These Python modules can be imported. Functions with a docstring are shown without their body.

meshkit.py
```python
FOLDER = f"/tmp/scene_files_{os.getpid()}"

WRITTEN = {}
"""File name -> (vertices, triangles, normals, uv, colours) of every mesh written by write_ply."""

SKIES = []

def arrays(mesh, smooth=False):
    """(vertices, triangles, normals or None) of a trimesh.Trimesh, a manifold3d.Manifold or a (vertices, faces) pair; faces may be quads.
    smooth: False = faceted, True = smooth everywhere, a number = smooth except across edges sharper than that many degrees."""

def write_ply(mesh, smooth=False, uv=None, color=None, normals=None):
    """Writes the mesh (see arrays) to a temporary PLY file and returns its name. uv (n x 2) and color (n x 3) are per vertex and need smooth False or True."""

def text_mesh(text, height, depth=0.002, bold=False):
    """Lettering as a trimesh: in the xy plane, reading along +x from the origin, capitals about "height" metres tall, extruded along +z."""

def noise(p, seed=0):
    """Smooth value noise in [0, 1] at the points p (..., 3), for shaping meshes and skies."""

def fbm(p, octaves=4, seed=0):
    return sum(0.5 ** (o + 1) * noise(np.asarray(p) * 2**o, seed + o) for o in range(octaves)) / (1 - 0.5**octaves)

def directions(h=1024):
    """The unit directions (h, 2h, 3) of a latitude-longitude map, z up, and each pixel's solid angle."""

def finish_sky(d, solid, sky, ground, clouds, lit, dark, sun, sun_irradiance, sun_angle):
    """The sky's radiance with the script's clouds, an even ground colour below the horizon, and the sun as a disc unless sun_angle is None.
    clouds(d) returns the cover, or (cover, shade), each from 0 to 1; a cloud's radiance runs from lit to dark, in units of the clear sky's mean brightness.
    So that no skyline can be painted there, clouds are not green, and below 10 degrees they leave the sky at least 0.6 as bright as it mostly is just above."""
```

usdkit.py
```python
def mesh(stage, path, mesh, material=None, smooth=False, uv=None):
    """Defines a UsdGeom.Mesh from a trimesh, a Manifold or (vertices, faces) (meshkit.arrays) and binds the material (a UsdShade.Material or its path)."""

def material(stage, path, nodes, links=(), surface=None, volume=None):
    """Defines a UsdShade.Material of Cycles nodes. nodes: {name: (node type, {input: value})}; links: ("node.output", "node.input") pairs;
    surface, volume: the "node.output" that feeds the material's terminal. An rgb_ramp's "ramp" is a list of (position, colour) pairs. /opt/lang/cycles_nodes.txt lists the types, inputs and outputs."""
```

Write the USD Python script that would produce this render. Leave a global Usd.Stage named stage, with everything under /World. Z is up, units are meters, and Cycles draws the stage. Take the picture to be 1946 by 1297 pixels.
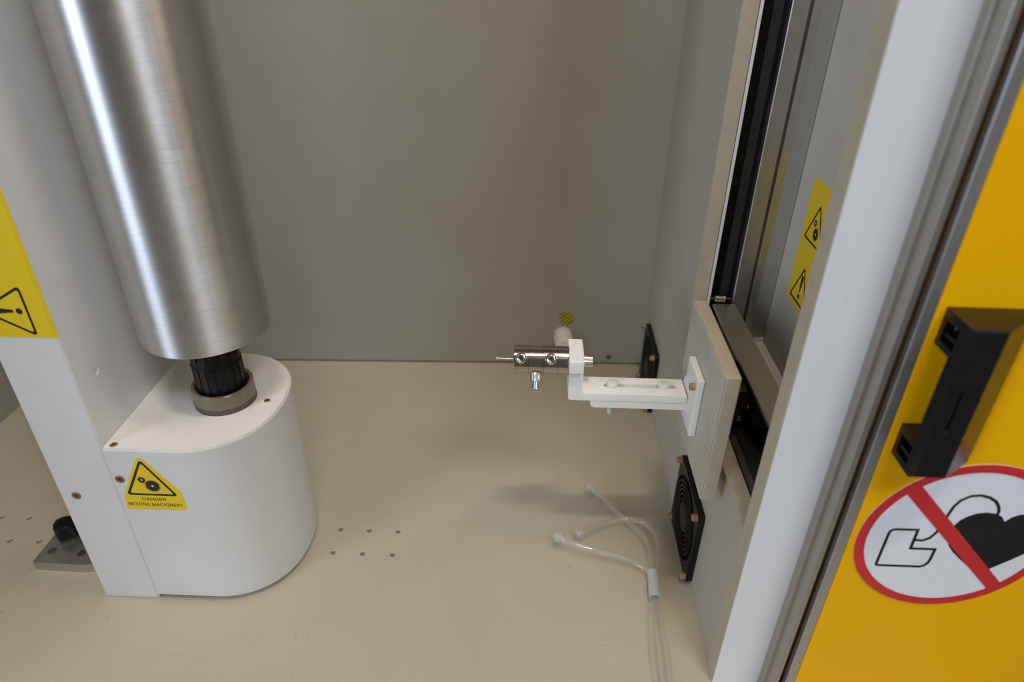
import math, random
import numpy as np, trimesh, manifold3d as m3, shapely
from shapely.geometry import Polygon, Point, LineString, box as sbox
from shapely import affinity
from pxr import Usd, UsdGeom, UsdLux, UsdShade, Gf, Sdf
import usdkit, meshkit

random.seed(7)
rng = np.random.default_rng(7)
PI = math.pi
stage = Usd.Stage.CreateInMemory()
UsdGeom.SetStageUpAxis(stage, UsdGeom.Tokens.z)
UsdGeom.SetStageMetersPerUnit(stage, 1.0)
UsdGeom.Xform.Define(stage, '/World')
UsdGeom.Scope.Define(stage, '/World/Looks')

# ------------------------------------------------------------------ camera
PITCH, YAW, ROLL, FPX = math.radians(31.2245), math.radians(-1.7802), math.radians(0.7077), 1288.08
cam = UsdGeom.Camera.Define(stage, '/World/camera')
fwd = np.array([math.sin(YAW)*math.cos(PITCH), math.cos(YAW)*math.cos(PITCH), -math.sin(PITCH)])
right = np.array([math.cos(YAW), -math.sin(YAW), 0.0])
up = np.cross(right, fwd)
r2 = math.cos(ROLL)*right + math.sin(ROLL)*up
u2 = -math.sin(ROLL)*right + math.cos(ROLL)*up
M = Gf.Matrix4d(*r2, 0, *u2, 0, *(-fwd), 0, 0, 0, 0.45, 1)
cam.AddTransformOp().Set(M)
cam.CreateHorizontalApertureAttr(36.0)
cam.CreateVerticalApertureAttr(36.0*682/1024)
cam.CreateFocalLengthAttr(36.0*FPX/1946)
cam.CreateClippingRangeAttr(Gf.Vec2f(0.01, 100))
cam.CreateFStopAttr(6.0)
cam.CreateFocusDistanceAttr(0.48)
cam.CreateExposureAttr(0.20)

# ------------------------------------------------------------------ light: the room's ceiling lamps and window, the cabinet's own lamp
def mat(name, nodes, links=(), surface='p.BSDF'):
    return usdkit.material(stage, '/World/Looks/'+name, nodes, links, surface)

room = UsdLux.DomeLight.Define(stage, '/World/sky')
room_m = mat('room_air', {'b': ('background_shader', {'color': (1.0, 0.93, 0.84), 'strength': 0.10})}, (), 'b.background')
UsdShade.MaterialBindingAPI.Apply(room.GetPrim()).Bind(room_m)

def rect(name, pos, target, w, h, power, color):
    l = UsdLux.RectLight.Define(stage, '/World/'+name)
    d = np.array(target, float) - np.array(pos, float); d /= np.linalg.norm(d)
    x = np.cross(d, [0, 0, 1]); x /= np.linalg.norm(x); y = np.cross(x, d)
    l.AddTransformOp().Set(Gf.Matrix4d(*x, 0, *y, 0, *(-d), 0, *pos, 1))
    l.CreateWidthAttr(w); l.CreateHeightAttr(h); l.CreateIntensityAttr(power); l.CreateColorAttr(Gf.Vec3f(*color))
    l.CreateNormalizeAttr(False)
    return l
rect('cabinet_lamp', (0.12, 0.30, 0.80), (-0.2, 0.37, 0.1), 0.12, 0.08, 20.0, (1.0, 0.82, 0.62))
rect('ceiling_lamp', (0.15, -0.35, 2.45), (0.0, 0.4, 0.1), 0.42, 0.09, 112.0, (1.0, 0.88, 0.68))
rect('ceiling_lamp_001', (0.74, -0.92, 1.95), (0.0, 0.4, 0.15), 0.62, 0.40, 19.5, (0.80, 0.87, 1.0))
rect('window_light', (-2.1, -1.6, 1.1), (-0.2, 0.4, 0.2), 0.90, 1.7, 6.4, (0.76, 0.87, 1.06))
rect('window_light_001', (2.2, -1.5, 1.3), (0.0, 0.4, 0.2), 0.06, 1.7, 7.0, (0.88, 0.93, 1.0))

# ------------------------------------------------------------------ materials
def noisy(name, c, rough=0.5, var=0.06, scale=40, bump=0.0, bscale=300, spec=0.5, extra=None, tint=None):
    """Plain surface with a little unevenness of tone and gloss."""
    lo = tuple(x*(1-var) for x in c); hi = tuple(min(1, x*(1+var)) for x in c)
    if tint: lo = tint
    n = {'g': ('geometry', {}),
         'n': ('noise_texture', {'scale': scale, 'detail': 5.0, 'roughness': 0.6}),
         'r': ('rgb_ramp', {'ramp': [(0.3, lo), (0.7, hi)]}),
         'n2': ('noise_texture', {'scale': bscale, 'detail': 3.0}),
         'mr': ('map_range', {'from_min': 0.3, 'from_max': 0.7, 'to_min': rough*0.85, 'to_max': min(1, rough*1.15), 'clamp': True}),
         'p': ('principled_bsdf', dict({'roughness': rough, 'specular_ior_level': spec}, **(extra or {})))}
    l = [('g.position', 'n.vector'), ('g.position', 'n2.vector'), ('n.fac', 'r.fac'), ('r.color', 'p.base_color'), ('n.fac', 'mr.value'), ('mr.result', 'p.roughness')]
    if bump:
        n['b'] = ('bump', {'strength': bump, 'distance': 0.0004})
        l += [('n2.fac', 'b.height'), ('b.normal', 'p.normal')]
    return mat(name, n, l)

def speckled(name, c, stain, dot, rough, scale=9):
    """Melamine board: broad faint stains, fine mottling, a few specks."""
    n = {'g': ('geometry', {}),
         'n': ('noise_texture', {'scale': scale, 'detail': 6.0, 'roughness': 0.62, 'distortion': 0.6}),
         'r': ('rgb_ramp', {'ramp': [(0.35, stain), (0.62, c)]}),
         'f': ('noise_texture', {'scale': 900.0, 'detail': 2.0}),
         'fr': ('rgb_ramp', {'ramp': [(0.3, (0.93,)*3), (0.7, (1.0,)*3)]}),
         'mf': ('mix_color', {'blend_type': 'multiply', 'fac': 1.0}),
         'v': ('noise_texture', {'scale': 170.0, 'detail': 1.0}),
         'vr': ('rgb_ramp', {'ramp': [(0.0, (1,)*3), (0.78, (1,)*3), (0.83, dot)]}),
         'mv': ('mix_color', {'blend_type': 'multiply', 'fac': 1.0}),
         'mr': ('map_range', {'from_min': 0.3, 'from_max': 0.7, 'to_min': rough*0.8, 'to_max': rough*1.2, 'clamp': True}),
         'b': ('bump', {'strength': 0.12, 'distance': 0.0002}),
         'p': ('principled_bsdf', {'specular_ior_level': 0.4})}
    l = [('g.position', 'n.vector'), ('g.position', 'f.vector'), ('g.position', 'v.vector'), ('n.fac', 'r.fac'), ('f.fac', 'fr.fac'), ('r.color', 'mf.a'), ('fr.color', 'mf.b'),
         ('v.fac', 'vr.fac'), ('mf.result', 'mv.a'), ('vr.color', 'mv.b'), ('mv.result', 'p.base_color'), ('n.fac', 'mr.value'), ('mr.result', 'p.roughness'), ('f.fac', 'b.height'), ('b.normal', 'p.normal')]
    return mat(name, n, l)

m_floor = speckled('floor_laminate', (0.515, 0.46, 0.35), (0.495, 0.437, 0.325), (0.6, 0.5, 0.4), 0.36)
m_wall = speckled('grey_laminate', (0.415, 0.408, 0.37), (0.395, 0.382, 0.335), (0.8, 0.78, 0.75), 0.42)
m_side = speckled('side_laminate', (0.50, 0.467, 0.40), (0.475, 0.435, 0.36), (0.8, 0.78, 0.75), 0.45)
m_block = speckled('block_laminate', (0.56, 0.535, 0.465), (0.51, 0.475, 0.40), (0.7, 0.65, 0.6), 0.5, 25)
m_core = noisy('board_core', (0.52, 0.45, 0.34), 0.75, 0.07, 60, 0.5, 700)
m_pale = noisy('front_laminate', (0.785, 0.80, 0.805), 0.38, 0.03, 12, 0.1, 600)
m_outer = speckled('cream_laminate', (0.58, 0.555, 0.49), (0.56, 0.53, 0.46), (0.9, 0.88, 0.85), 0.42)
m_pom = noisy('white_acetal', (0.725, 0.72, 0.71), 0.40, 0.05, 11, 0.10, 350, extra={'subsurface_weight': 0.12, 'subsurface_scale': 0.004, 'subsurface_radius': (1.0, 0.9, 0.8)})
m_pom2 = noisy('white_nylon_print', (0.88, 0.865, 0.83), 0.5, 0.02, 60, 0.1, 900, extra={'subsurface_weight': 0.15, 'subsurface_scale': 0.003, 'subsurface_radius': (1.0, 0.9, 0.8)})
m_yellow = noisy('yellow_vinyl', (0.83, 0.60, 0.012), 0.42, 0.02, 60, 0.05, 500)
m_ink = noisy('black_ink', (0.012, 0.011, 0.010), 0.45, 0.05, 60)
m_door = noisy('yellow_enamel', (0.98, 0.50, 0.001), 0.36, 0.02, 8, 0.05, 900, spec=0.15)
m_red = noisy('red_vinyl', (0.66, 0.03, 0.032), 0.45, 0.03, 30)
m_white = noisy('white_vinyl', (0.87, 0.885, 0.91), 0.45, 0.01, 30)
m_black = noisy('black_plastic', (0.006, 0.006, 0.006), 0.40, 0.1, 80, 0.2, 900, spec=0.25)
m_rubber = noisy('black_knurl_plastic', (0.006, 0.006, 0.006), 0.36, 0.1, 80, 0.1, 900, spec=0.3)
m_dark = noisy('dark_recess', (0.010, 0.0095, 0.009), 0.5, 0.1, 40)
m_handle = noisy('handle_plastic', (0.007, 0.007, 0.008), 0.24, 0.1, 40, 0.12, 1500, spec=0.5)
m_screw = noisy('tan_screw', (0.30, 0.19, 0.11), 0.45, 0.25, 700, extra={'metallic': 0.55})
m_peek = noisy('tan_polymer', (0.36, 0.225, 0.125), 0.5, 0.06, 200)
m_socket = noisy('screw_socket', (0.05, 0.03, 0.02), 0.6, 0.1, 200)
m_alu = noisy('anodised_aluminium', (0.58, 0.57, 0.55), 0.36, 0.03, 30, 0.05, 900, extra={'metallic': 1.0})
m_plate = noisy('milled_aluminium', (0.58, 0.58, 0.57), 0.42, 0.04, 120, 0.1, 1500, extra={'metallic': 1.0})
m_frame = noisy('frame_aluminium', (0.43, 0.40, 0.36), 0.45, 0.03, 30, 0.08, 1500, extra={'metallic': 0.85})
m_frame2 = noisy('door_aluminium', (0.46, 0.45, 0.44), 0.42, 0.03, 30, 0.08, 1500, extra={'metallic': 0.8})
m_axis = noisy('axis_cover_steel', (0.42, 0.39, 0.34), 0.42, 0.04, 30, 0.05, 900, extra={'metallic': 0.9})
m_gun = noisy('dark_steel', (0.09, 0.085, 0.08), 0.42, 0.06, 40, 0.1, 600, extra={'metallic': 0.9})
m_steel = noisy('polished_steel', (0.62, 0.59, 0.56), 0.16, 0.04, 150, extra={'metallic': 1.0})
m_strip = noisy('pale_strip', (0.80, 0.80, 0.82), 0.35, 0.03, 60)
m_bear = noisy('grey_brown_acetal', (0.21, 0.165, 0.12), 0.22, 0.04, 100, extra={'subsurface_weight': 0.1, 'subsurface_scale': 0.003})
m_sleeve = noisy('frosted_sleeve', (0.80, 0.78, 0.74), 0.5, 0.03, 100, extra={'alpha': 0.5, 'subsurface_weight': 0.2, 'subsurface_scale': 0.003})
m_nylon = noisy('natural_nylon', (0.66, 0.67, 0.63), 0.4, 0.02, 100, extra={'coat_weight': 0.2})
m_scuff = noisy('scuff', (0.445, 0.385, 0.28), 0.6, 0.05, 100)
m_hole = noisy('hole_wall', (0.50, 0.44, 0.34), 0.7, 0.05, 200)
m_tube = mat('clear_tubing', {'f': ('fresnel', {'IOR': 1.58}), 'ge': ('geometry', {}), 'inv': ('math', {'math_type': 'subtract', 'value1': 1.0}), 'ff': ('math', {'math_type': 'multiply'}),
              't': ('transparent_bsdf', {'color': (0.96, 0.953, 0.93)}), 'g': ('glossy_bsdf', {'color': (1, 1, 1), 'roughness': 0.07}), 'd': ('diffuse_bsdf', {'color': (0.86, 0.85, 0.82)}), 'm0': ('mix_closure', {'fac': 0.09}), 'm': ('mix_closure', {})},
             [('ge.backfacing', 'inv.value2'), ('inv.value', 'ff.value1'), ('f.fac', 'ff.value2'), ('ff.value', 'm.fac'), ('t.BSDF', 'm0.closure1'), ('d.BSDF', 'm0.closure2'), ('m0.closure', 'm.closure1'), ('g.BSDF', 'm.closure2')], 'm.closure')
m_luer = mat('clear_fitting', {'f': ('fresnel', {'IOR': 1.45}), 'ge': ('geometry', {}), 'inv': ('math', {'math_type': 'subtract', 'value1': 1.0}), 'ff': ('math', {'math_type': 'multiply'}), 't': ('transparent_bsdf', {'color': (0.96, 0.96, 0.97)}), 'g': ('glossy_bsdf', {'color': (1, 1, 1), 'roughness': 0.15}), 'd': ('diffuse_bsdf', {'color': (0.8, 0.8, 0.82)}), 'm0': ('mix_closure', {'fac': 0.14}), 'm': ('mix_closure', {})},
             [('ge.backfacing', 'inv.value2'), ('inv.value', 'ff.value1'), ('f.fac', 'ff.value2'), ('ff.value', 'm.fac'), ('t.BSDF', 'm0.closure1'), ('d.BSDF', 'm0.closure2'), ('m0.closure', 'm.closure1'), ('g.BSDF', 'm.closure2')], 'm.closure')

def brushed(name, c, axis, rough, along, across, aniso=0.75):
    """Turned metal: grooves run around the axis. axis: a point on the axis; 'z' or 'x'."""
    (ax, ay, az), w = axis
    n = {'g': ('geometry', {}), 'o': ('mapping', {'mapping_type': 'point', 'location': (-ax, -ay, -az)}),
         's': ('separate_xyz', {}), 'neg': ('math', {'math_type': 'multiply', 'value2': -1.0}), 't': ('combine_xyz', {'x': 0.0, 'y': 0.0, 'z': 0.0}),
         'sc': ('mapping', {'scale': (along, along, across) if w == 'z' else (across, along, along)}),
         'n': ('noise_texture', {'scale': 1.0, 'detail': 4.0, 'roughness': 0.7}),
         'sc2': ('mapping', {'scale': (along*3, along*3, across*0.25) if w == 'z' else (across*0.25, along*3, along*3)}),
         'n2': ('noise_texture', {'scale': 1.0, 'detail': 3.0}),
         'big': ('noise_texture', {'scale': 22.0, 'detail': 4.0}),
         'mr': ('map_range', {'from_min': 0.25, 'from_max': 0.75, 'to_min': rough*0.88, 'to_max': rough*1.12, 'clamp': True}),
         'r': ('rgb_ramp', {'ramp': [(0.3, tuple(x*0.90 for x in c)), (0.52, c), (0.72, tuple(min(1, x*1.07) for x in c))]}),
         'mb': ('mix_color', {'blend_type': 'multiply', 'fac': 1.0}),
         'br': ('rgb_ramp', {'ramp': [(0.3, (0.9, 0.89, 0.87)), (0.65, (1, 1, 1))]}),
         'b': ('bump', {'strength': 0.07, 'distance': 0.0001}),
         'p': ('principled_bsdf', {'metallic': 1.0, 'anisotropic': aniso, 'anisotropic_rotation': 0.25})}
    l = [('g.position', 'o.vector'), ('o.vector', 's.vector'), ('o.vector', 'sc.vector'), ('sc.vector', 'n.vector'), ('o.vector', 'sc2.vector'), ('sc2.vector', 'n2.vector'), ('o.vector', 'big.vector'),
         ('n.fac', 'r.fac'), ('big.fac', 'br.fac'), ('r.color', 'mb.a'), ('br.color', 'mb.b'), ('mb.result', 'p.base_color'), ('n.fac', 'mr.value'), ('mr.result', 'p.roughness'),
         ('n.fac', 'b.height'), ('b.normal', 'p.normal'), ('t.vector', 'p.tangent')]
    if w == 'z':
        l += [('s.y', 'neg.value1'), ('neg.value', 't.x'), ('s.x', 't.y')]
    else:
        l += [('s.z', 'neg.value1'), ('neg.value', 't.y'), ('s.y', 't.z')]
    return mat(name, n, l)
DX, DY = -0.2236, 0.3988
m_drum = brushed('brushed_drum_steel', (0.73, 0.735, 0.745), ((DX, DY, 0.0), 'z'), 0.40, 50.0, 1500.0, 0.93)
NX, NY, NZ = 0.0, 0.4035, 0.1905
m_nozzle = brushed('turned_nozzle_steel', (0.50, 0.46, 0.42), ((NX, NY, NZ), 'x'), 0.17, 30.0, 3000.0, 0.3)
m_knurl = noisy('knurled_steel', (0.55, 0.52, 0.49), 0.38, 0.06, 900, extra={'metallic': 1.0})

# ------------------------------------------------------------------ helpers
taken = {}
def path_for(parent, name):
    key = (parent, name); k = taken.get(key, 0); taken[key] = k + 1
    return f"{parent}/{name}" + (f"_{k:03d}" if k else '')
def P(parent):
    return '/World' if parent is None else str(parent.GetPath())
def tag(p, label=None, cat=None, group=None, kind=None):
    for k, v in (('label', label), ('category', cat), ('group', group), ('kind', kind)):
        if v: p.SetCustomDataByKey(k, v)
    return p
def obj(name, mesh, m, parent=None, smooth=32, label=None, cat=None, group=None, kind=None):
    if isinstance(mesh, (list, tuple)) and not isinstance(mesh[0], np.ndarray):
        mesh = trimesh.util.concatenate([tm(x) for x in mesh])
    p = usdkit.mesh(stage, path_for(P(parent), name), tm(mesh), m, smooth=smooth).GetPrim()
    return tag(p, label, cat, group, kind)
def thing(name, label, cat, group=None, kind=None, loc=(0, 0, 0)):
    x = UsdGeom.Xform.Define(stage, path_for('/World', name))
    if any(loc): x.AddTranslateOp().Set(Gf.Vec3d(*loc))
    return tag(x.GetPrim(), label, cat, group, kind)
def tm(x):
    if isinstance(x, trimesh.Trimesh): return x
    if isinstance(x, m3.Manifold):
        a = x.to_mesh(); return trimesh.Trimesh(a.vert_properties[:, :3], a.tri_verts, process=False)
    return trimesh.Trimesh(*x, process=False)
def man(t):
    return m3.Manifold(m3.Mesh(np.asarray(t.vertices, np.float32), np.asarray(t.faces, np.uint32)))
def hull(pts):
    return m3.Manifold.hull_points(np.asarray(pts, float))
def bx(x0, x1, y0, y1, z0, z1, c=0.0006):
    """Box with chamfered edges."""
    pts = []
    for i in range(3):
        d = [c, c, c]; d[i] = 0
        for sx in (0, 1):
            for sy in (0, 1):
                for sz in (0, 1):
                    pts.append((x0+d[0] if not sx else x1-d[0], y0+d[1] if not sy else y1-d[1], z0+d[2] if not sz else z1-d[2]))
    return hull(pts)
def rb(x0, x1, y0, y1, z0, z1, r, n=3):
    """Box with rounded edges."""
    pts = []
    s = trimesh.creation.icosphere(n-1, r).vertices
    for x in (x0+r, x1-r):
        for y in (y0+r, y1-r):
            for z in (z0+r, z1-r): pts.append(s+[x, y, z])
    return hull(np.vstack(pts))
def frame_to(d):
    d = np.array(d, float); d /= np.linalg.norm(d)
    a = np.array([0, 0, 1.0]) if abs(d[2]) < 0.9 else np.array([1.0, 0, 0])
    x = np.cross(a, d); x /= np.linalg.norm(x); y = np.cross(d, x)
    T = np.eye(4); T[:3, 0], T[:3, 1], T[:3, 2] = x, y, d
    return T
def lathe(prof, pos=(0, 0, 0), d=(0, 0, 1), n=48):
    """Solid of revolution; prof: (radius, height) pairs, closed to the axis."""
    prof = [(max(r, 0.0), h) for r, h in prof]
    V, F = [], []
    for r, h in prof:
        for k in range(n):
            a = 2*PI*k/n; V.append((r*math.cos(a), r*math.sin(a), h))
    for i in range(len(prof)-1):
        for k in range(n):
            a, b = i*n+k, i*n+(k+1) % n
            F += [(a, b, b+n), (a, b+n, a+n)]
    t = trimesh.Trimesh(V, F, process=True); t.merge_vertices(); t.update_faces(t.nondegenerate_faces())
    T = frame_to(d); T[:3, 3] = pos
    t.apply_transform(T)
    return t
def cyl(p0, d, r, h, n=32, c=0.0):
    return lathe([(0, 0), (r-c, 0), (r, c), (r, h-c), (r-c, h), (0, h)], p0, d, n) if c else lathe([(0, 0), (r, 0), (r, h), (0, h)], p0, d, n)
def ext(poly, h, T=None):
    """Extrudes a shapely shape by h along +z of the frame T."""
    parts = [trimesh.creation.extrude_polygon(g, h, engine='earcut') for g in getattr(poly, 'geoms', [poly]) if g.area > 1e-12]
    t = trimesh.util.concatenate(parts)
    if T is not None: t.apply_transform(T)
    return t
def basis(o, x, y, z):
    T = np.eye(4); T[:3, 0], T[:3, 1], T[:3, 2], T[:3, 3] = x, y, z, o
    return T
def on_front(y, x=0, z=0):      # drawing plane facing -y: u -> x, v -> z
    return basis((x, y, z), (1, 0, 0), (0, 0, 1), (0, -1, 0))
def on_left(x, y=0, z=0):       # drawing plane facing -x: u -> -y, v -> z
    return basis((x, y, z), (0, -1, 0), (0, 0, 1), (-1, 0, 0))
def tube(pts, r, n=12, sub=8, caps=True):
    """Round tube through the points (Catmull-Rom)."""
    p = np.array(pts, float); q = np.vstack([2*p[0]-p[1], p, 2*p[-1]-p[-2]]); out = []
    for i in range(1, len(q)-2):
        for t in np.linspace(0, 1, sub, endpoint=False):
            a, b, c, d = q[i-1], q[i], q[i+1], q[i+2]
            out.append(0.5*((2*b)+(-a+c)*t+(2*a-5*b+4*c-d)*t*t+(-a+3*b-3*c+d)*t**3))
    out.append(p[-1]); c = np.array(out)
    tg = np.gradient(c, axis=0); tg /= np.linalg.norm(tg, axis=1)[:, None]
    nrm = np.cross(tg[0], [0, 0, 1.0]); nrm /= np.linalg.norm(nrm)
    V, F = [], []
    for i in range(len(c)):
        nrm = nrm - tg[i]*(nrm@tg[i]); nrm /= np.linalg.norm(nrm); bi = np.cross(tg[i], nrm)
        for k in range(n):
            a = 2*PI*k/n; V.append(c[i]+r*(math.cos(a)*nrm+math.sin(a)*bi))
    for i in range(len(c)-1):
        for k in range(n):
            a, b = i*n+k, i*n+(k+1) % n; F += [(a, b, b+n), (a, b+n, a+n)]
    if caps:
        V += [c[0], c[-1]]; a, b = len(V)-2, len(V)-1
        for k in range(n):
            F += [(a, (k+1) % n, k), (b, (len(c)-1)*n+k, (len(c)-1)*n+(k+1) % n)]
    t = trimesh.Trimesh(V, F, process=False); t.fix_normals()
    return t, c, tg
def hollow_tube(pts, r, ri, n=14):
    a, c, tg = tube(pts, r, n, caps=False); b, _, _ = tube(pts, ri, n, caps=False)
    b.invert()
    k = len(a.vertices); F = []
    last = k-n
    for i in range(n):
        j = (i+1) % n
        F += [(i, k+i, j), (j, k+i, k+j), (last+i, last+j, k+last+i), (last+j, k+last+j, k+last+i)]
    t = trimesh.Trimesh(np.vstack([a.vertices, b.vertices]), np.vstack([a.faces, b.faces+k, F]), process=False)
    return t, c, tg
def gear(r0, r1, teeth, hole, cx=0, cy=0):
    pts = []
    for k in range(teeth):
        for f, r in ((0.0, r0), (0.12, r1), (0.42, r1), (0.54, r0)):
            a = 2*PI*(k+f)/teeth; pts.append((cx+r*math.cos(a), cy+r*math.sin(a)))
    return Polygon(pts).difference(Point(cx, cy).buffer(hole, 16))
def tri_ring(a, b, c, w, rnd):
    t = Polygon([a, b, c]).buffer(-rnd).buffer(rnd, 12)
    return t.difference(Polygon([a, b, c]).buffer(-w-rnd*0.6).buffer(rnd*0.6, 8))
def lettering(text, h, width, depth, T):
    t = meshkit.text_mesh(text, h, depth)
    b = t.bounds; t.apply_translation([-(b[0][0]+b[1][0])/2, 0, 0]); t.apply_scale([width/(b[1][0]-b[0][0]), 1, 1]); t.apply_transform(T)
    return t
def screw(parent, pos, d, r=0.0033, m=None, hexa=True, proud=0.0005, label=None):
    h = proud + 0.0012
    base = np.array(pos) - np.array(d)/np.linalg.norm(d)*0.0012
    s = obj('screw', lathe([(0, 0), (r, 0), (r, h-0.0003), (r-0.0004, h), (r*0.5, h), (r*0.46, h-0.0003), (0, h-0.0003)], base, d, 24), m or m_screw, parent, 30, label)
    top = base + np.array(d)/np.linalg.norm(d)*(h-0.00032)
    obj('socket', lathe([(0, 0), (r*0.42, 0), (r*0.42, 0.0002), (0, 0.0002)], top, d, 6 if hexa else 16), m_socket, s, False)
    return s

# ------------------------------------------------------------------ the setting: floor board, back wall, left wall
holes = [(-0.4640+0.02525*i, 0.4160 if j == 0 else 0.3903) for i in range(15) for j in (0, 1)]
fl = m3.Manifold.cube((1.0, 0.66, 0.012)).translate((-0.70, 0.06, -0.012))
for x, y in holes:
    if x > -0.105: continue
    fl -= m3.Manifold.cylinder(0.02, 0.0021, 0.0021, 20).translate((x, y, -0.010))
    fl -= m3.Manifold.cylinder(0.0006, 0.0021, 0.0027, 20).translate((x, y, -0.0005))
floor = obj('floor', fl, m_floor, None, False, 'beige laminate cabinet floor with two rows of small drilled holes', 'floor', None, 'structure')
# hairline scratches worn into the floor
sc = []
for pts in ([(-0.098, 0.49), (-0.094, 0.40), (-0.088, 0.30)], [(-0.020, 0.46), (-0.030, 0.36), (-0.036, 0.27)], [(-0.157, 0.33), (-0.162, 0.25)], [(-0.04, 0.47), (-0.075, 0.40), (-0.12, 0.31)],
            [(0.0, 0.455), (-0.03, 0.445), (-0.07, 0.40), (-0.10, 0.37)], [(-0.13, 0.44), (-0.165, 0.43), (-0.19, 0.40)], [(0.02, 0.37), (-0.03, 0.376), (-0.09, 0.378)],
            [(-0.135, 0.455), (-0.11, 0.462), (-0.06, 0.468)], [(0.03, 0.31), (0.028, 0.29)], [(-0.15, 0.295), (-0.13, 0.297), (-0.115, 0.296)], [(-0.14, 0.268), (-0.115, 0.270)], [(-0.16, 0.448), (-0.152, 0.453)],
            [(-0.30, 0.300), (-0.26, 0.292), (-0.20, 0.29)], [(0.06, 0.345), (0.085, 0.352)]):
    l = LineString(pts).segmentize(0.004)
    q = np.array(l.coords); q += (meshkit.noise(np.c_[q*60, np.zeros(len(q))+len(sc)], 3)[:, None]-0.5)*0.004
    sc.append(ext(LineString(q).buffer(0.00016+0.0001*random.random()), 0.00004, basis((0, 0, 0), (1, 0, 0), (0, 1, 0), (0, 0, 1))))
obj('scratches', sc, m_scuff, floor, False, kind='stuff')
dots = [cyl((random.uniform(-0.28, 0.12), random.uniform(0.26, 0.62), 0), (0, 0, 1), random.uniform(0.0002, 0.0006), 0.0002, 8) for k in range(34)]
obj('dust_specks', dots, m_scuff, floor, False, kind='stuff')

BW = math.atan2(0.0151, 0.4382)
bw = thing('back_wall', 'grey laminate back wall of the cabinet', 'wall', None, 'structure')
def back_y(x): return 0.6922 + (x-0.0)*math.tan(BW)
bm = ext(Polygon([(-0.72, back_y(-0.72)), (0.32, back_y(0.32)), (0.32, back_y(0.32)+0.012), (-0.72, back_y(-0.72)+0.012)]), 1.3)
obj('board', bm, m_wall, bw, False)
bm = ext(Polygon([(-0.70, back_y(-0.70)-0.0006), (0.135, back_y(0.135)-0.0006), (0.135, back_y(0.135)-0.0002), (-0.70, back_y(-0.70)-0.0002)]), 0.0012)
obj('bottom_joint', bm, m_socket, bw, False)
bd = (math.sin(BW), -math.cos(BW), 0)
for x, z in ((0.0956, 0.0092), (-0.3411, 0.0056)):
    screw(bw, (x, back_y(x), z), bd, 0.0036, noisy('dull_screw', (0.20, 0.17, 0.12), 0.5, 0.2, 500) if x > 0 else m_screw)
Tb = basis((0.0415, back_y(0.0415)-0.0001, 0.0628), (math.cos(BW), math.sin(BW), 0), (0, 0, 1), bd)
disc = Point(0, 0).buffer(0.0088, 32)
st = obj('striped_sticker', ext(disc, 0.0002, Tb), noisy('green_yellow_vinyl', (0.80, 0.70, 0.02), 0.5, 0.03, 50), bw, False)
bars = shapely.union_all([affinity.rotate(sbox(-0.012, -0.00095+0.0036*k, 0.012, 0.00095+0.0036*k), 40, origin=(0, 0)) for k in range(-4, 5)]).intersection(disc)
Tb2 = Tb.copy(); Tb2[:3, 3] += np.array(bd)*0.0002
obj('stripes', ext(bars, 0.0001, Tb2), noisy('dark_green_ink', (0.02, 0.03, 0.008), 0.5), st, False)
obj('left_wall', bx(-0.567, -0.555, 0.10, 0.667, 0.0, 1.3), m_wall, None, False, 'grey laminate left wall of the cabinet, seen behind the white column', 'wall', None, 'structure')

obj('cabinet_roof', bx(-0.70, 0.32, 0.292, 0.667, 1.302, 1.316, 0.0004), m_core, None, False, 'board roof of the cabinet, above the picture', 'roof', None, 'structure')

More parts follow.
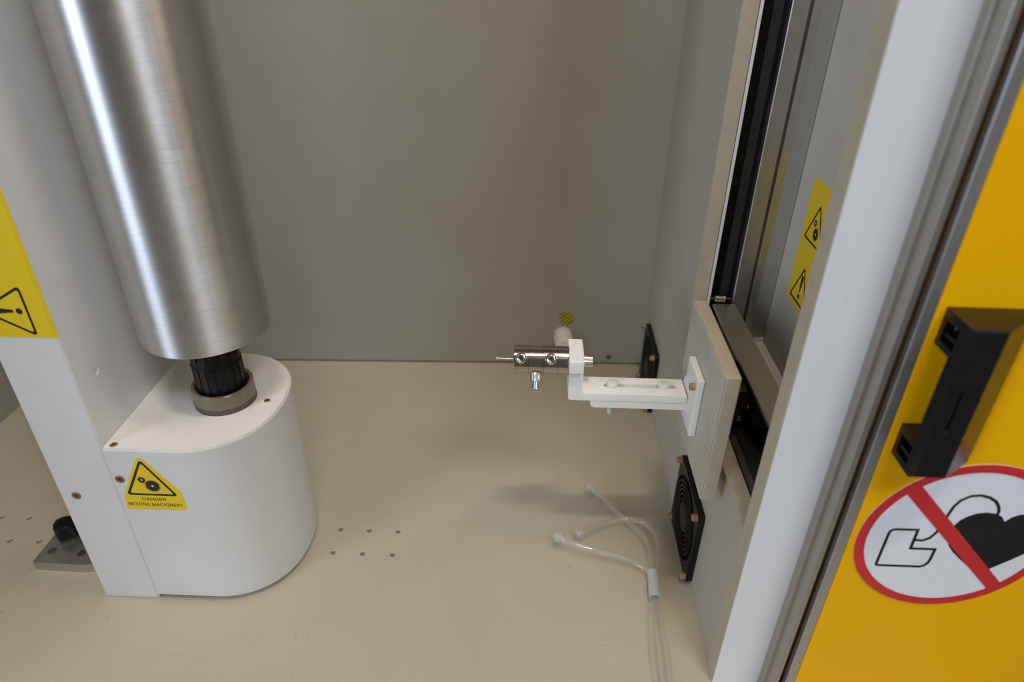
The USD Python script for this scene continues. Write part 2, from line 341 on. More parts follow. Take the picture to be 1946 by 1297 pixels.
# ------------------------------------------------------------------ right side wall with its cut-out, outer side wall, front panel
side = thing('side_wall', 'grey laminate inner side wall with a tall cut-out and two fan openings', 'wall', None, 'structure')
prof = Polygon([(0.3023, 0.0), (0.7, 0.0), (0.7, 1.3), (0.5085, 1.3), (0.5085, 0.136), (0.3023, 0.136)])
Tx = basis((0, 0, 0), (0, 1, 0), (0, 0, 1), (1, 0, 0))
t = Tx.copy(); t[0, 3] = 0.1356
obj('board_core', ext(prof, 0.0108, t), m_core, side, False)
t = Tx.copy(); t[0, 3] = 0.1350
obj('laminate', ext(prof.buffer(-0.0002, join_style=2), 0.0006, t), m_side, side, False)
obj('dent', [cyl((0.1348, 0.575, 0.262), (-1, 0, 0), 0.0011, 0.0003, 10), cyl((0.1348, 0.578, 0.1585), (-1, 0, 0), 0.001, 0.0003, 10)], m_core, side, False)
outer = thing('outer_side_wall', 'grey outer side wall of the right-hand machine bay', 'wall', None, 'structure')
obj('board', bx(0.2035, 0.2155, 0.303, 0.70, 0.0, 1.3, 0.0003), m_outer, outer, False)
obj('bay_floor_board', bx(0.1465, 0.2034, 0.303, 0.689, -0.011, 0.004, 0.0003), m_core, outer, False)
# strip of two warning stickers on the outer wall
wy, wz = 0.4828, 0.2560      # middle of the strip (the visible rear edge is at y = 0.482)
WS = obj('warning_sticker', ext(sbox(-0.0000, -0.0500, 0.0440, 0.0460), 0.0002, on_left(0.2035, 0.4895, 0.2540)), m_yellow, outer, False, 'yellow strip of two warning labels: gears above, exclamation mark below')
for dz, kind in ((0.0, 'gear'), (-0.0482, 'mark')):
    TT = on_left(0.2033, 0.4895-0.0048, 0.2560+dz)
    s = [tri_ring((0.0, 0.0), (0.0344, 0.0), (0.0172, 0.0303), 0.0016, 0.0016)]
    if kind == 'gear':
        s += [gear(0.0040, 0.0049, 22, 0.0010, 0.0195, 0.0086), gear(0.0022, 0.0029, 12, 0.0008, 0.0150, 0.0156)]
    else:
        s += [Point(0.0172, 0.0058).buffer(0.0019, 12), Polygon([(0.0163, 0.0092), (0.0181, 0.0092), (0.0193, 0.0215), (0.0188, 0.0228), (0.0156, 0.0228), (0.0151, 0.0215)])]
    obj('gear_symbol' if kind == 'gear' else 'exclamation_symbol', [ext(q, 0.0001, TT) for q in s], m_ink, WS, False)

fp = thing('front_panel', 'pale blue-grey front board with a beige cut edge beside the aluminium post', 'panel')
obj('board_core', bx(0.1340, 0.1800, 0.2879, 0.3020, -0.002, 1.3, 0.0004), m_core, fp, False)
obj('laminate', bx(0.1343, 0.1800, 0.2872, 0.28785, -0.002, 1.3, 0.0002), m_pale, fp, False)

# aluminium cabinet post with its ridge, then the sliding door with its own edge profile
post = Polygon([(0.1660, 0.2871), (0.1645, 0.2863), (0.1645, 0.2808), (0.1650, 0.2802), (0.1664, 0.2798), (0.1664, 0.2712), (0.1656, 0.2704), (0.1660, 0.2700), (0.1687, 0.2700), (0.1691, 0.2704), (0.1691, 0.2800), (0.1796, 0.2805), (0.1796, 0.2871)])
obj('cabinet_post', ext(post, 1.3, basis((0, 0, -0.002), (1, 0, 0), (0, 1, 0), (0, 0, 1))), m_frame, None, 30, 'grey aluminium post with stepped side between front board and door', 'post')
door = thing('sliding_door', 'yellow enamelled cabinet door with black handle and heart pacemaker sign', 'door')
dp = Polygon([(0.1732, 0.2738), (0.1732, 0.2705), (0.1737, 0.2700), (0.1786, 0.2700), (0.1790, 0.2704), (0.1790, 0.2738)])
obj('edge_profile', ext(dp, 1.3, basis((0, 0, -0.002), (1, 0, 0), (0, 1, 0), (0, 0, 1))), m_frame2, door, 30)
obj('door_panel', bx(0.17915, 0.62, 0.2698, 0.2738, -0.002, 1.3, 0.0003), m_door, door, False)
# round prohibition sign
SY = 0.2697
SX, SZ, SR = 0.2359, 0.168, 0.0536
sg = obj('prohibition_sign', ext(Point(0, 0).buffer(SR, 64), 0.0002, on_front(SY, SX, SZ)), m_white, door, False, 'round white sign with red ring and slash over a black heart and pacemaker')
ring = Point(0, 0).buffer(SR, 64).difference(Point(0, 0).buffer(SR-0.0053, 64))
slash = Polygon([(-0.040, 0.0355), (-0.0338, 0.0412), (0.0404, -0.0382), (0.0346, -0.0432)]).intersection(Point(0, 0).buffer(SR-0.003, 64))
obj('ring_and_slash', ext(shapely.union(ring, slash), 0.0001, on_front(SY-0.0004, SX, SZ)), m_red, sg, False)
hh = [(0.0203, 0.0143), (0.0178, 0.0178), (0.0143, 0.0199), (0.0087, 0.0207), (0.0040, 0.0198), (0.0, 0.0175), (-0.0030, 0.0145), (-0.0048, 0.0105), (-0.0055, 0.0044), (-0.0045, -0.0004), (-0.0025, -0.0052), (0.0010, -0.0095), (0.0065, -0.0148), (0.0124, -0.0200), (0.0165, -0.0235), (0.0203, -0.0262)]
heart = Polygon(hh + [(0.0406-x, y) for x, y in hh[-2:0:-1]])
LS = Polygon([(-0.0345, 0.0068), (-0.0219, 0.0070), (-0.0215, -0.0074), (-0.0081, -0.0074), (-0.0081, -0.0165), (-0.0086, -0.0195), (-0.0102, -0.0220), (-0.0128, -0.0232), (-0.0362, -0.0232), (-0.0375, -0.0227), (-0.0381, -0.0212), (-0.0381, 0.0030), (-0.0375, 0.0052), (-0.0362, 0.0064)])
case = LS.difference(LS.buffer(-0.0016, join_style=2))
wire = LineString([(-0.0217, -0.0016), (-0.0177, -0.0017), (-0.0145, 0.0005), (-0.0125, 0.0045), (-0.0114, 0.0105), (-0.0109, 0.0165), (-0.0098, 0.0240), (-0.0076, 0.0288), (-0.0035, 0.0319), (0.0017, 0.0326), (0.0064, 0.0313), (0.0105, 0.0287), (0.0132, 0.0250), (0.0145, 0.0218), (0.0146, 0.0185)]).buffer(0.0008)
obj('heart_and_pacemaker', [ext(shapely.union_all([heart, case, wire]).intersection(Point(0, 0).buffer(SR-0.006, 64)), 0.0001, on_front(SY-0.0002-0.00005, SX, SZ))], m_ink, sg, False)

# door handle: a hollow black grip open to the left on two feet
def handle_block(x0, x1, xr, y0, yb, z0, z1):
    pts = []
    for (x, y) in ((x0, yb), (x0, y0+0.0016), (x0+0.0016, y0), (x1-0.0006, y0), (x1, y0+0.0006), (xr, yb-0.006), (xr, yb)):
        e = 0.0014 if y <= y0+0.0006 else 0.0
        pts += [(x, y, z0+e), (x, y, z1-e)]
    return hull(pts)
hb = handle_block(0.1830, 0.2000, 0.2175, 0.2500, 0.2697, 0.2275, 0.3105)
hb -= m3.Manifold.cube((0.030, 0.0150, 0.0460)).translate((0.1780, 0.2572, 0.2460))        # finger opening between the feet
for z0 in (0.2312, 0.2952):
    hb -= m3.Manifold.cube((0.020, 0.0105, 0.0105)).translate((0.1780, 0.2562, z0))            # moulded-out feet
hb -= m3.Manifold.cube((0.0010, 0.003, 0.0235)).translate((0.1900, 0.2490, 0.2555))
hd = obj('handle', hb, m_handle, door, 25, 'black plastic bar handle')
for z0 in (0.2312, 0.2952):
    obj('foot_rib', bx(0.1838, 0.1850, 0.2563, 0.2695, z0+0.0030, z0+0.0045, 0.0002), m_handle, hd, False)
    obj('mount_screw', cyl((0.1905, 0.2692, z0+0.0052), (0, -1, 0), 0.0028, 0.003, 12, 0.0004), m_handle, hd, 30)
obj('slot_pin', cyl((0.1905, 0.2507, 0.2562), (0, -1, 0), 0.0011, 0.0009, 12), m_gun, hd, 30)

# ------------------------------------------------------------------ drum stand: white column, gear housing, bearing ring, base plate
stand = thing('drum_stand', 'white column with a rounded gear housing at its foot', 'machine stand')
XS0, XS1, YF, YB = -0.3266, -0.2835, 0.3385, 0.4640
col = bx(XS0, XS1, YF, YB, 0.0, 1.1, 0.0012)
for y, z, r in ((0.3595, 0.2000, 0.0026), (0.3462, 0.1962, 0.0012)):       # knocks in the side of the column
    col -= m3.Manifold.sphere(r, 24).scale((0.5, 1, 1.2)).translate((XS1+0.0004, y, z))
obj('column', col, m_pom, stand, False)
ZB = 0.1508
hc = (-0.2385, 0.4006); hr = 0.0621
def d_shape(g=0.0, n=64):
    pts = [(XS1+0.0002, hc[1]-hr+g)]
    e = 2/2.25
    pts += [(hc[0]+(0.0583-g)*abs(math.cos(a))**e, hc[1]+(hr-g)*math.copysign(abs(math.sin(a))**e, a)) for a in np.linspace(-PI/2, PI/2, n)]
    pts += [(XS1+0.0002, hc[1]+hr-g)]
    return Polygon(pts)
bore = Point(-0.2234, 0.3991).buffer(0.0219, 48)
hs = d_shape().difference(d_shape(0.0016).union(sbox(-1, -1, -2, 2)))
I3 = lambda z: basis((0, 0, z), (1, 0, 0), (0, 1, 0), (0, 0, 1))
obj('gear_housing', [ext(d_shape(), ZB-0.0055-0.0010, I3(0.0055)), ext(d_shape(0.0004), 0.0006, I3(ZB-0.0010))], m_pom, stand, 25)
lid = ext(d_shape(0.0013).difference(bore), 0.0011, I3(ZB-0.0005))
obj('housing_lid', lid, noisy('lid_acetal', (0.80, 0.76, 0.715), 0.45, 0.03, 25, 0.05, 500), stand, 25)
obj('housing_foot', ext(d_shape(0.006), 0.0055, I3(0.0)), m_black, stand, 25)
screw(stand, (-0.2776, 0.3432, ZB+0.0006), (0, 0, 1), 0.0026, hexa=False)
screw(stand, (-0.1925, 0.3978, ZB+0.0006), (0, 0, 1), 0.0023, hexa=False)
a = math.radians(-32)
pn = np.array([math.cos(a), math.sin(a), 0])
screw(stand, (hc[0]+0.0602*pn[0], hc[1]+0.0602*pn[1], 0.1330), pn, 0.0030, m_pom, proud=0.0004)
screw(stand, (-0.2786, hc[1]-hr, 0.1249), (0, -1, 0), 0.0033)
screw(stand, (-0.3146, YF, 0.1080), (0, -1, 0), 0.0033)
rg = lathe([(0.0186, 0.0), (0.0214, 0.0), (0.0214, 0.0152), (0.0210, 0.0157), (0.0192, 0.0157), (0.0187, 0.0152), (0.0186, 0.0)], (-0.2234, 0.3991, ZB-0.0001), (0, 0, 1), 64)
rgp = obj('bearing_ring', rg, m_bear, stand, 30)
obj('lower_band', lathe([(0.0214, 0.0), (0.02152, 0.0), (0.02152, 0.0045), (0.0214, 0.0045)], (-0.2234, 0.3991, ZB+0.0001), (0, 0, 1), 64), noisy('brown_band', (0.10, 0.075, 0.055), 0.3, 0.05, 60), rgp, 30)
# label: gears, DANGER MOVING MACHINERY
lab = Polygon([(-0.2612, 0.1449), (-0.2588, 0.1449), (-0.2388, 0.1145), (-0.2385, 0.0988), (-0.2392, 0.0980), (-0.2798, 0.0974), (-0.2806, 0.0981), (-0.2786, 0.1118)]).buffer(0.0004, 6)
LY = hc[1]-hr
sk = obj('warning_sticker', ext(lab, 0.0002, on_front(LY)), m_yellow, stand, False, 'yellow triangular label with two gears and DANGER MOVING MACHINERY')
tri = tri_ring((-0.2775, 0.1108), (-0.2411, 0.1108), (-0.2601, 0.1438), 0.0017, 0.0016)
obj('triangle_outline', ext(tri, 0.0001, on_front(LY-0.0002)), m_ink, sk, False)
obj('gear_symbol', [ext(gear(0.0046, 0.0055, 26, 0.0010, -0.2571, 0.1198), 0.0001, on_front(LY-0.0002)), ext(gear(0.0023, 0.0031, 13, 0.0008, -0.2634, 0.1250), 0.0001, on_front(LY-0.0002))], m_ink, sk, False)
obj('lettering', [lettering('DANGER', 0.0028, 0.0168, 0.0001, on_front(LY-0.0002, -0.2593, 0.1059)), lettering('MOVING MACHINERY', 0.0028, 0.0386, 0.0001, on_front(LY-0.0002, -0.2594, 0.1008))], m_ink, sk, False)
# label on the column: exclamation mark turned on its side
sk2 = obj('warning_sticker', [ext(sbox(-0.3262, 0.2377, -0.2849, 0.345), 0.0002, on_front(YF)),
     hull([(-0.2849, YF-0.0002, z) for z in (0.2377, 0.345)] + [(-0.2849, YF-0.0000, z) for z in (0.2377, 0.345)] + [(XS1+0.0002, YF+0.0012, z) for z in (0.2377, 0.345)] + [(XS1-0.0004, YF+0.0012, z) for z in (0.2377, 0.345)])],
     m_yellow, stand, False, 'yellow label with a sideways exclamation mark')
obj('triangle_outline', ext(tri_ring((-0.2945, 0.2385), (-0.2945, 0.2727), (-0.3245, 0.2556), 0.0015, 0.0018), 0.0001, on_front(YF-0.0002)), m_ink, sk2, False)
obj('exclamation_symbol', [ext(Point(-0.3002, 0.2556).buffer(0.0020, 14), 0.0001, on_front(YF-0.0002)), ext(Polygon([(-0.3040, 0.2547), (-0.3036, 0.2556), (-0.3040, 0.2565), (-0.3150, 0.2576), (-0.3165, 0.2571), (-0.3165, 0.2541), (-0.3150, 0.2536)]), 0.0001, on_front(YF-0.0002))], m_ink, sk2, False)
# base plate with its knob, behind the column
pl = m3.Manifold.hull_points(np.array([(x, y, z) for z in (0.0, 0.0090) for x, y in ((-0.3968, 0.3614), (-0.3570, 0.3602), (-0.3515, 0.3650), (-0.3270, 0.3650), (-0.3270, 0.4350), (-0.3968, 0.4350))]))
for x, y in ((-0.3883, 0.3735), (-0.3626, 0.3721)):
    pl -= m3.Manifold.cylinder(0.03, 0.0034, 0.0034, 24).translate((x, y, -0.01))
bp = obj('base_plate', pl, m_plate, stand, 25)
kb = []
for k in range(20):
    a = 2*PI*k/20
    kb.append(((0.0079+(0.0006 if k % 2 else 0))*math.cos(a), (0.0079+(0.0006 if k % 2 else 0))*math.sin(a)))
kn = ext(Polygon(kb), 0.0120, I3(0.0108)); kn.apply_translation((-0.3842, 0.3905, 0))
obj('clamp_knob', [kn, lathe([(0, 0), (0.0080, 0), (0.0078, 0.0010), (0.0068, 0.0018), (0.0045, 0.0022), (0, 0.0023)], (-0.3842, 0.3905, 0.0227), (0, 0, 1), 32)], m_black, bp, 30)
obj('washer', cyl((-0.3842, 0.3905, 0.0090), (0, 0, 1), 0.0062, 0.0018, 24), m_steel, bp, 30)

# ------------------------------------------------------------------ collector drum and its coupling
drum = thing('collector_drum', 'upright brushed steel drum on a black coupling', 'drum', loc=(DX, DY, 0))
DR, DZ = 0.0423, 0.2126
obj('drum_shell', lathe([(DR-0.0035, DZ), (DR-0.0006, DZ), (DR, DZ+0.0006), (DR, 1.0), (DR-0.0035, 1.0)], (0, 0, 0), (0, 0, 1), 160), m_drum, drum, 40)
obj('end_cap', lathe([(0, DZ+0.0005), (DR-0.0035, DZ+0.0005), (DR-0.0035, DZ+0.008), (0, DZ+0.008)], (0, 0, 0), (0, 0, 1), 96), m_plate, drum, 30)
cp = obj('coupling', lathe([(0, 0.1560), (0.0155, 0.1560), (0.0160, 0.1635), (0.0165, 0.1660), (0.0165, 0.1868), (0.0158, 0.1884), (0.0158, 0.2125), (0, 0.2125)], (0, 0, 0), (0, 0, 1), 64), m_rubber, drum, 30)
for k in range(18):
    a = 2*PI*k/18
    rbm = bx(0.0158, 0.0171, -0.0021, 0.0021, 0.1662, 0.1866, 0.0004); t = tm(rbm); t.apply_transform(trimesh.transformations.rotation_matrix(a, (0, 0, 1)))
    obj('rib', t, m_rubber, cp, False)
for k in range(14):
    a = 2*PI*(k+0.3)/14
    t = tm(bx(0.0150, 0.0165, -0.0025, 0.0025, 0.1906, 0.2080, 0.0004)); t.apply_transform(trimesh.transformations.rotation_matrix(a, (0, 0, 1)))
    obj('upper_rib', t, m_rubber, cp, False)

# ------------------------------------------------------------------ cooling fans in the side wall
def fan(label, cy, cz, k_=0.915):
    f = thing('cooling_fan', label, 'fan', 'cooling fans in the side wall', loc=(0.1350, cy, cz))
    sq = sbox(-0.040, -0.040, 0.040, 0.040).buffer(-0.004).buffer(0.004, 6)
    T = on_left(0.0)
    obj('frame', ext(sq.difference(Point(0, 0).buffer(0.0375, 48)), 0.0050, T), m_black, f, False)
    obj('back_plate', ext(Point(0, 0).buffer(0.0376, 48), 0.0006, T), m_dark, f, False)
    T2 = on_left(-0.0040)
    for k, r in enumerate((0.0165, 0.0205, 0.0245, 0.0285, 0.0325)):
        obj('grille_ring', ext(Point(0, 0).buffer(r+0.0007, 40).difference(Point(0, 0).buffer(r-0.0007, 40)), 0.0018, T2), m_black, f, False)
    for k in range(4):
        a = PI/4+PI/2*k
        obj('spoke', ext(LineString([(0.012*math.cos(a), 0.012*math.sin(a)), (0.0385*math.cos(a), 0.0385*math.sin(a))]).buffer(0.0011, cap_style=2), 0.0012, on_left(-0.0028)), m_black, f, False)
    obj('hub', lathe([(0, 0), (0.0135, 0), (0.0135, 0.0052), (0.0128, 0.0058), (0, 0.0058)], (0, 0, 0), (-1, 0, 0), 40), m_black, f, 30)
    for k in range(7):
        a = 2*PI*k/7
        b = LineString([(0.013*math.cos(a), 0.013*math.sin(a)), (0.026*math.cos(a+0.35), 0.026*math.sin(a+0.35)), (0.0365*math.cos(a+0.6), 0.0365*math.sin(a+0.6))]).buffer(0.0035, cap_style=2)
        obj('blade', ext(b.intersection(Point(0, 0).buffer(0.0370)), 0.0010, on_left(-0.0010)), m_black, f, False)
    for sy in (-1, 1):
        for sz in (-1, 1):
            obj('screw', lathe([(0, 0), (0.0031, 0), (0.0031, 0.0036), (0.0026, 0.0041), (0.0014, 0.0041), (0.0012, 0.0028), (0, 0.0028)], (-0.0050, 0.0357*sy, 0.0357*sz), (-1, 0, 0), 18), m_peek, f, 30)
    for ch in f.GetChildren():
        pts = UsdGeom.Mesh(ch).GetPointsAttr()
        pts.Set([Gf.Vec3f(p[0], p[1]*k_, p[2]*k_) for p in pts.Get()])
    return f
fan('black fan low in the side wall, nearer the front, under the grey mounting block', 0.4062, 0.0395)
fan('black fan at the back corner, half hidden behind the white arm', 0.6335, 0.0368)

# ------------------------------------------------------------------ vertical linear axis in the machine bay
ax = thing('linear_axis', 'tall silver and black vertical guide in the side wall cut-out', 'guide rail')
obj('edge_band', bx(0.1472, 0.1496, 0.5088, 0.5135, 0.150, 1.25, 0.0003), m_strip, ax, False)
obj('belt_cover', bx(0.1493, 0.1682, 0.5180, 0.5300, 0.150, 1.25, 0.0004), m_black, ax, False)
obj('cover_strip', bx(0.1585, 0.1655, 0.5165, 0.5179, 0.150, 1.25, 0.0003), noisy('worn_black', (0.022, 0.021, 0.02), 0.4, 0.2, 60), ax, False)
ep = Polygon([(0.1686, 0.5105), (0.1692, 0.5100), (0.1803, 0.5100), (0.1806, 0.5104), (0.1806, 0.5160), (0.1829, 0.5160), (0.1829, 0.5104), (0.1832, 0.5100), (0.1888, 0.5102), (0.1893, 0.5112), (0.2029, 0.5150), (0.2029, 0.56), (0.1686, 0.56)])
obj('extrusion', ext(ep, 1.1, I3(0.150)), m_alu, ax, 30)
for k in range(9):
    obj('cap_screw', cyl((0.1665, 0.5179, 0.215+0.038*k), (0, -1, 0), 0.0011, 0.0016, 10), m_black, ax, 30)
obj('pulley', lathe([(0, 0), (0.0026, 0), (0.0030, 0.0004), (0.0030, 0.0085), (0.0026, 0.0089), (0, 0.0089)], (0.1530, 0.5090, 0.1885), (1, 0, 0), 24), m_steel, ax, 30)
obj('pulley_axle', cyl((0.1500, 0.5090, 0.1885), (1, 0, 0), 0.0012, 0.0165, 12), m_gun, ax, 30)
obj('ledge', bx(0.1700, 0.2030, 0.5120, 0.5600, 0.1400, 0.1490, 0.0004), m_strip, ax, False)
obj('scale_strip', bx(0.1935, 0.2030, 0.3030, 0.5119, 0.1370, 0.1465, 0.0006), m_strip, ax, False)
obj('small_screw', cyl((0.1862, 0.5100, 0.176), (0, -1, 0), 0.0012, 0.0008, 12), m_steel, ax, 30)

# horizontal dark rails of the carriage bay
rail = thing('lower_rail', 'dark steel horizontal rail behind the lower edge of the cut-out', 'rail')
obj('rail_body', bx(0.1470, 0.1590, 0.3030, 0.5080, 0.1100, 0.1480, 0.0008), m_gun, rail, False)
obj('inner_web', bx(0.1655, 0.1690, 0.3030, 0.5080, 0.1100, 0.1530, 0.0005), m_gun, rail, False)
obj('dark_bottom', bx(0.1590, 0.1654, 0.3030, 0.5080, 0.1100, 0.1200, 0.0003), m_dark, rail, False)

# ------------------------------------------------------------------ carriage: grey mounting block, steel cover plate, bracket
car = thing('carriage', 'grey board block with beige cut edges on a steel carriage plate', 'carriage')
YC0, YC1, ZC0, ZC1 = 0.3415, 0.4420, 0.1207, 0.2212
obj('block_core', rb(0.1188, 0.1283, YC0, YC1, ZC0, ZC1, 0.0010, 2), m_core, car, 40)
obj('block_face', bx(0.1180, 0.11875, YC0+0.0006, YC1-0.0006, ZC0+0.0006, ZC1-0.0006, 0.0003), m_block, car, False)
obj('cover_plate', bx(0.1518, 0.1708, 0.3025, 0.5065, 0.1822, 0.1850, 0.0004), m_axis, car, False)
obj('inner_body', bx(0.1560, 0.1700, 0.3800, 0.5060, 0.1540, 0.1821, 0.0004), m_dark, car, False)
obj('bracket', [bx(0.1284, 0.1350, 0.3620, 0.4300, 0.1420, 0.2060, 0.0005), bx(0.1350, 0.1555, 0.3900, 0.4300, 0.1500, 0.1780, 0.0005)], m_gun, car, False)
for x, y, z in ((0.1535, 0.3895, 0.1660), (0.1495, 0.3895, 0.1560)):
    b = obj('bolt', lathe([(0, 0), (0.0022, 0), (0.0022, 0.0022), (0.0018, 0.0026), (0.0011, 0.0026), (0.0010, 0.0014), (0, 0.0014)], (x, y, z), (-0.1, -1, 0.1), 20), m_steel, car, 30)
obj('threaded_insert', lathe([(0.0, 0)] + [(0.0026 + 0.0003*(k % 2), 0.0006*k) for k in range(10)] + [(0, 0.0055)], (0.1395, 0.3880, 0.1890), (0, 0, 1), 20), m_gun, car, 30)

# ------------------------------------------------------------------ white bracket arm on the block, carrying the nozzle
arm = thing('bracket_arm', 'white slotted plastic arm bolted to the grey block', 'bracket')
fl_ = rb(0.1130, 0.1178, 0.3772, 0.4090, 0.1466, 0.1940, 0.0009, 2)
for y, z in ((0.4030, 0.1860), (0.3835, 0.1860), (0.3835, 0.1530), (0.4030, 0.1530)):
    fl_ -= m3.Manifold.cylinder(0.02, 0.0018, 0.0018, 20).rotate((0, 90, 0)).translate((0.105, y, z))
obj('mounting_flange', fl_, m_pom2, arm, 35)
YA0, YA1 = 0.3908, 0.4122
low = m3.CrossSection([[(0.0440, 0.1650), (0.0440, 0.1625), (0.0448, 0.1604), (0.0468, 0.1594), (0.1080, 0.1594), (0.1105, 0.1590), (0.1122, 0.1574), (0.1130, 0.1550), (0.1134, 0.1540), (0.1134, 0.1760), (0.1130, 0.1750), (0.1122, 0.1690), (0.1116, 0.1650)]])
def xz_extrude(cs, y0, y1):
    return cs.extrude(y1-y0).rotate((90, 0, 0)).translate((0, y1, 0))
lw = xz_extrude(low, YA0+0.0004, YA1-0.0004)
obj('lower_bar', lw, m_pom2, arm, 30)
upp = Polygon([(0.0280, 0.1995), (0.0280, 0.1672), (0.0286, 0.1660), (0.0298, 0.1655), (0.1108, 0.1655), (0.1114, 0.1661), (0.1114, 0.1708), (0.1108, 0.1714), (0.0393, 0.1714), (0.0381, 0.1718), (0.0376, 0.1730), (0.0376, 0.1995)])
ub = man(ext(upp, YA1-YA0, basis((0, YA1, 0), (1, 0, 0), (0, 0, 1), (0, -1, 0))))
# bevel the long front and top edges of the bar
for (y, s) in ((YA0, 1), (YA1, -1)):
    ub -= m3.Manifold.hull_points(np.array([(x, y-s*0.001, z) for x in (0.039, 0.12) for z in (0.1704, 0.173)] + [(x, y+s*0.0016, 0.173) for x in (0.039, 0.12)]))
sl = m3.Manifold.hull_points(np.array([(xc+0.0021*math.cos(a), 0.4022+0.0021*math.sin(a), z) for xc in (0.0555, 0.1040) for z in (0.1662, 0.175) for a in np.linspace(0, 2*PI, 20)]))
ub -= sl
obj('upper_bar', ub, m_pom2, arm, 30)
clampb = rb(0.0273, 0.0374, 0.3862, 0.4170, 0.1905, 0.2006, 0.0008, 2) 
obj('clamp_block', clampb, m_pom2, arm, 35)
for y in (0.3918, 0.4105):
    obj('set_screw', lathe([(0, 0), (0.0010, 0), (0.0010, 0.0003), (0.0006, 0.0003), (0.0005, 0.0001), (0, 0.0001)], (0.0323, y, 0.2005), (0, 0, 1), 12), m_pom2, arm, 30)
obj('clamp_neck', bx(0.0282, 0.0374, YA0+0.0005, YA1, 0.1900, 0.1960, 0.0003), m_pom2, arm, False)
for x in (0.0600, 0.0966):
    s = obj('nylon_screw', lathe([(0, 0), (0.0042, 0), (0.0042, 0.0020), (0.0039, 0.0026), (0.0030, 0.0030), (0, 0.0031)], (x, 0.4022, 0.1715), (0, 0, 1), 24), m_nylon, arm, 40)
    if x < 0.08: obj('screw_tip', lathe([(0, 0), (0.0018, 0.0003), (0.0022, 0.003), (0.0022, 0.0135), (0, 0.0135)], (x, 0.4022, 0.1465), (0, 0, 1), 16), m_nylon, s, 40)
obj('flange_bolt', lathe([(0, 0), (0.0027, 0), (0.0027, 0.0030), (0.0024, 0.0034), (0.0012, 0.0034), (0.0011, 0.0022), (0, 0.0022)], (0.1131, 0.3835, 0.1850), (-1, 0, 0), 20), m_peek, arm, 30)

# ------------------------------------------------------------------ coaxial spray nozzle held in the clamp
nz = thing('spray_nozzle', 'small turned steel cylinder with needle, two ports and a knurled inlet', 'nozzle', loc=(NX, NY, NZ))
R = 0.0101
segs = [-0.0108, -0.0003, 0.0098, 0.0200, 0.0276]
pr = [(0, segs[0]), (R-0.0004, segs[0]), (R, segs[0]+0.0004)]
for s in segs[1:-1]:
    pr += [(R, s-0.00012), (R-0.0004, s), (R, s+0.00012)]
pr += [(R, segs[-1]), (0, segs[-1])]
obj('body', lathe(pr, (0, 0, 0), (1, 0, 0), 96), m_nozzle, nz, 30)
obj('needle', lathe([(0.0005, -0.0236), (0.0009, -0.0236), (0.0009, -0.0105), (0.0005, -0.0105), (0.0005, -0.0236)], (0, 0, 0), (1, 0, 0), 20), m_knurl, nz, 30)
obj('needle_collar', lathe([(0, -0.0114), (0.0012, -0.0114), (0.0013, -0.0105), (0, -0.0105)], (0, 0, 0), (1, 0, 0), 20), m_steel, nz, 30)
e = math.radians(36)
dn = np.array([0, -math.cos(e), math.sin(e)])
for x in (-0.0058, 0.0150):
    ps = np.array([x, 0, 0]) + dn*(R-0.0012)
    pt = obj('port', lathe([(0, 0), (0.0041, 0), (0.0041, 0.0012), (0.0038, 0.0022), (0.0030, 0.0029), (0.0026, 0.0031), (0.0020, 0.0030), (0.0016, 0.0024), (0.0014, 0.0012), (0, 0.0012)], ps, dn, 40), m_steel, nz, 50)
    obj('port_bore', cyl(ps+dn*0.00122, dn, 0.0012, 0.0002, 20), m_dark, pt, False)
e2 = math.radians(-50)
dl = np.array([0, -math.cos(e2), math.sin(e2)])
kp = []
for k in range(36):
    a = 2*PI*k/36; r = 0.0037 + (0.00022 if k % 2 else 0); kp.append((r*math.cos(a), r*math.sin(a)))
T = frame_to(dl); T[:3, 3] = np.array([0.0049, 0, 0]) + dl*(R-0.001)
lf = obj('knurled_inlet', [ext(Polygon(kp), 0.0022, T), ext(affinity.rotate(Polygon(kp), 5, origin=(0, 0)), 0.0022, T@trimesh.transformations.translation_matrix((0, 0, 0.0022))), ext(Polygon(kp), 0.0020, T@trimesh.transformations.translation_matrix((0, 0, 0.0044)))], m_knurl, nz, False)
p0 = np.array([0.0049, 0, 0]) + dl*(R+0.0053)
obj('luer_tip', lathe([(0, 0), (0.0023, 0), (0.0023, 0.0042), (0.0029, 0.0046), (0.0029, 0.0056), (0.0024, 0.0058), (0.0018, 0.0058), (0.0016, 0.004), (0, 0.004)], p0, dl, 28), m_knurl, lf, 30)
kp = []
for k in range(40):
    a = 2*PI*k/40; r = 0.0037 + (0.0002 if k % 2 else 0); kp.append((r*math.cos(a), r*math.sin(a)))
T = frame_to((1, 0, 0)); T[:3, 3] = (0.0380, 0, 0)
obj('rear_fitting', [ext(Polygon(kp), 0.0064, T), cyl((0.036, 0, 0), (1, 0, 0), 0.0030, 0.0025, 24)], m_knurl, nz, False)

# ------------------------------------------------------------------ white stub on the back wall
sx = 0.0385
stub = obj('wall_stub', lathe([(0, 0), (0.0112, 0), (0.0112, 0.0120), (0.0108, 0.0126), (0.0103, 0.0126), (0.0103, 0.0270), (0.0097, 0.0276), (0, 0.0276)], (sx, back_y(sx), 0.0395), bd, 48), m_pom2, None, 30,
           'white round plastic stub on the back wall under the striped sticker', 'stub')

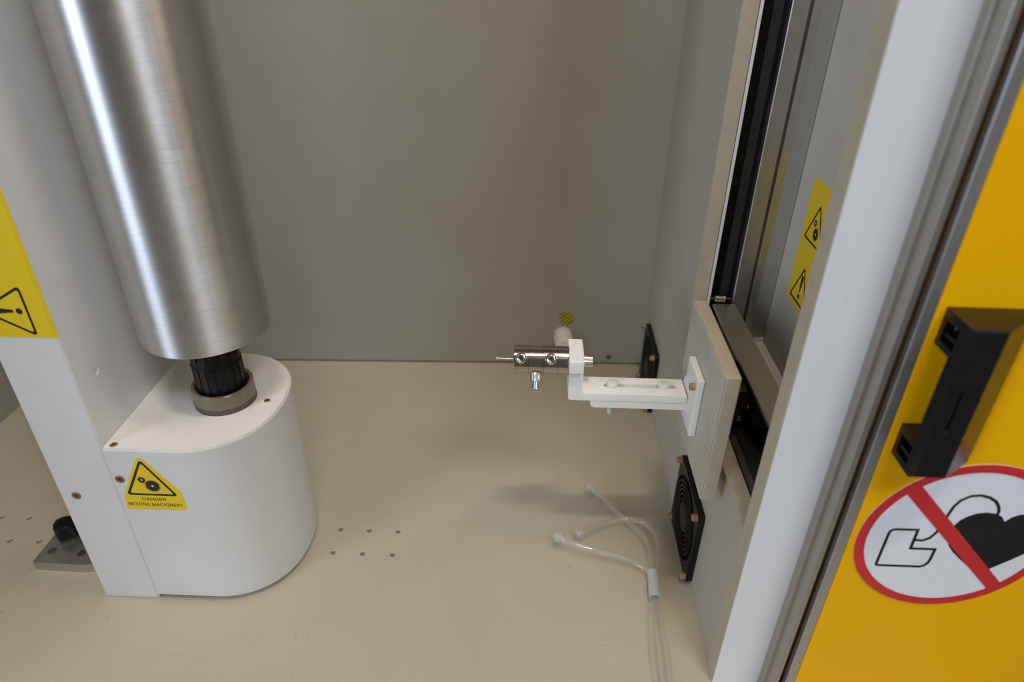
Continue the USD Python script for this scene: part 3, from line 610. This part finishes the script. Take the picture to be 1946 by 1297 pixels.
# ------------------------------------------------------------------ clear tubing with fittings on the floor
tb = thing('tube_bundle', 'three clear tubes with clear fittings, tied by a frosted sleeve on the floor', 'tubing')
RT, RI = 0.0025, 0.0014
T1 = [(0.0640, 0.4640, 0.0095), (0.0700, 0.4575, 0.0088), (0.0800, 0.4435, 0.0065), (0.0905, 0.4318, 0.0050), (0.1028, 0.4149, 0.0042), (0.1062, 0.3930, 0.0038), (0.1050, 0.3764, 0.0040), (0.1035, 0.3530, 0.0040), (0.1020, 0.3300, 0.0030), (0.1008, 0.3088, 0.0022), (0.0995, 0.2832, 0.0022), (0.098, 0.255, 0.0022)]
T2 = [(0.0520, 0.4160, 0.0080), (0.0575, 0.4190, 0.0078), (0.0708, 0.4269, 0.0075), (0.0846, 0.4312, 0.0080), (0.0964, 0.4308, 0.0088), (0.1050, 0.4270, 0.0090), (0.1116, 0.4150, 0.0080), (0.1124, 0.3968, 0.0060), (0.1080, 0.3765, 0.0045), (0.1056, 0.3530, 0.0045), (0.1054, 0.3300, 0.0030), (0.1060, 0.3091, 0.0022), (0.1050, 0.2835, 0.0022), (0.104, 0.255, 0.0022)]
T3 = [(0.0335, 0.3995, 0.0145), (0.0368, 0.3980, 0.0140), (0.0488, 0.3945, 0.0125), (0.0650, 0.3912, 0.0105), (0.0803, 0.3887, 0.0085), (0.0910, 0.3855, 0.0065), (0.1010, 0.3780, 0.0060), (0.1035, 0.3700, 0.0066), (0.1022, 0.3540, 0.0070), (0.0975, 0.3300, 0.0040), (0.0955, 0.3086, 0.0022), (0.0953, 0.2832, 0.0022), (0.095, 0.255, 0.0022)]
for L in (T1, T2, T3):
    t, c, tg = tube(L, RT, 16)
    tp = obj('tube', t, m_tube, tb, True)
    d = -(c[4]-c[0]); d /= np.linalg.norm(d); p = c[0]-d*0.001
    cn = lathe([(0.0024, 0), (0.0027, 0.0004), (0.0027, 0.0034), (0.0042, 0.0042), (0.0046, 0.0048), (0.0046, 0.0058), (0.0042, 0.0064), (0.0046, 0.0070), (0.0046, 0.0078), (0.0040, 0.0084), (0.0036, 0.0104), (0.0022, 0.0104), (0.0018, 0.006), (0.0018, 0.0), (0.0024, 0)], p, d, 28)
    obj('fitting', cn, m_luer, tp, 30)
    for k in range(6):
        a = 2*PI*k/6; Tt = frame_to(d)
        v = Tt[:3, 0]*math.cos(a)+Tt[:3, 1]*math.sin(a)
        obj('fin', cyl(p+v*0.0042+d*0.0046, d, 0.0006, 0.0038, 8), m_luer, tp, 30)
sl_pts = [(0.1048, 0.3775, 0.0052), (0.1043, 0.3700, 0.0053), (0.1036, 0.3610, 0.0054), (0.1030, 0.3520, 0.0054)]
t, c, tg = hollow_tube(sl_pts, 0.0047, 0.0041, 28)
obj('sleeve', t, m_sleeve, tb, True)
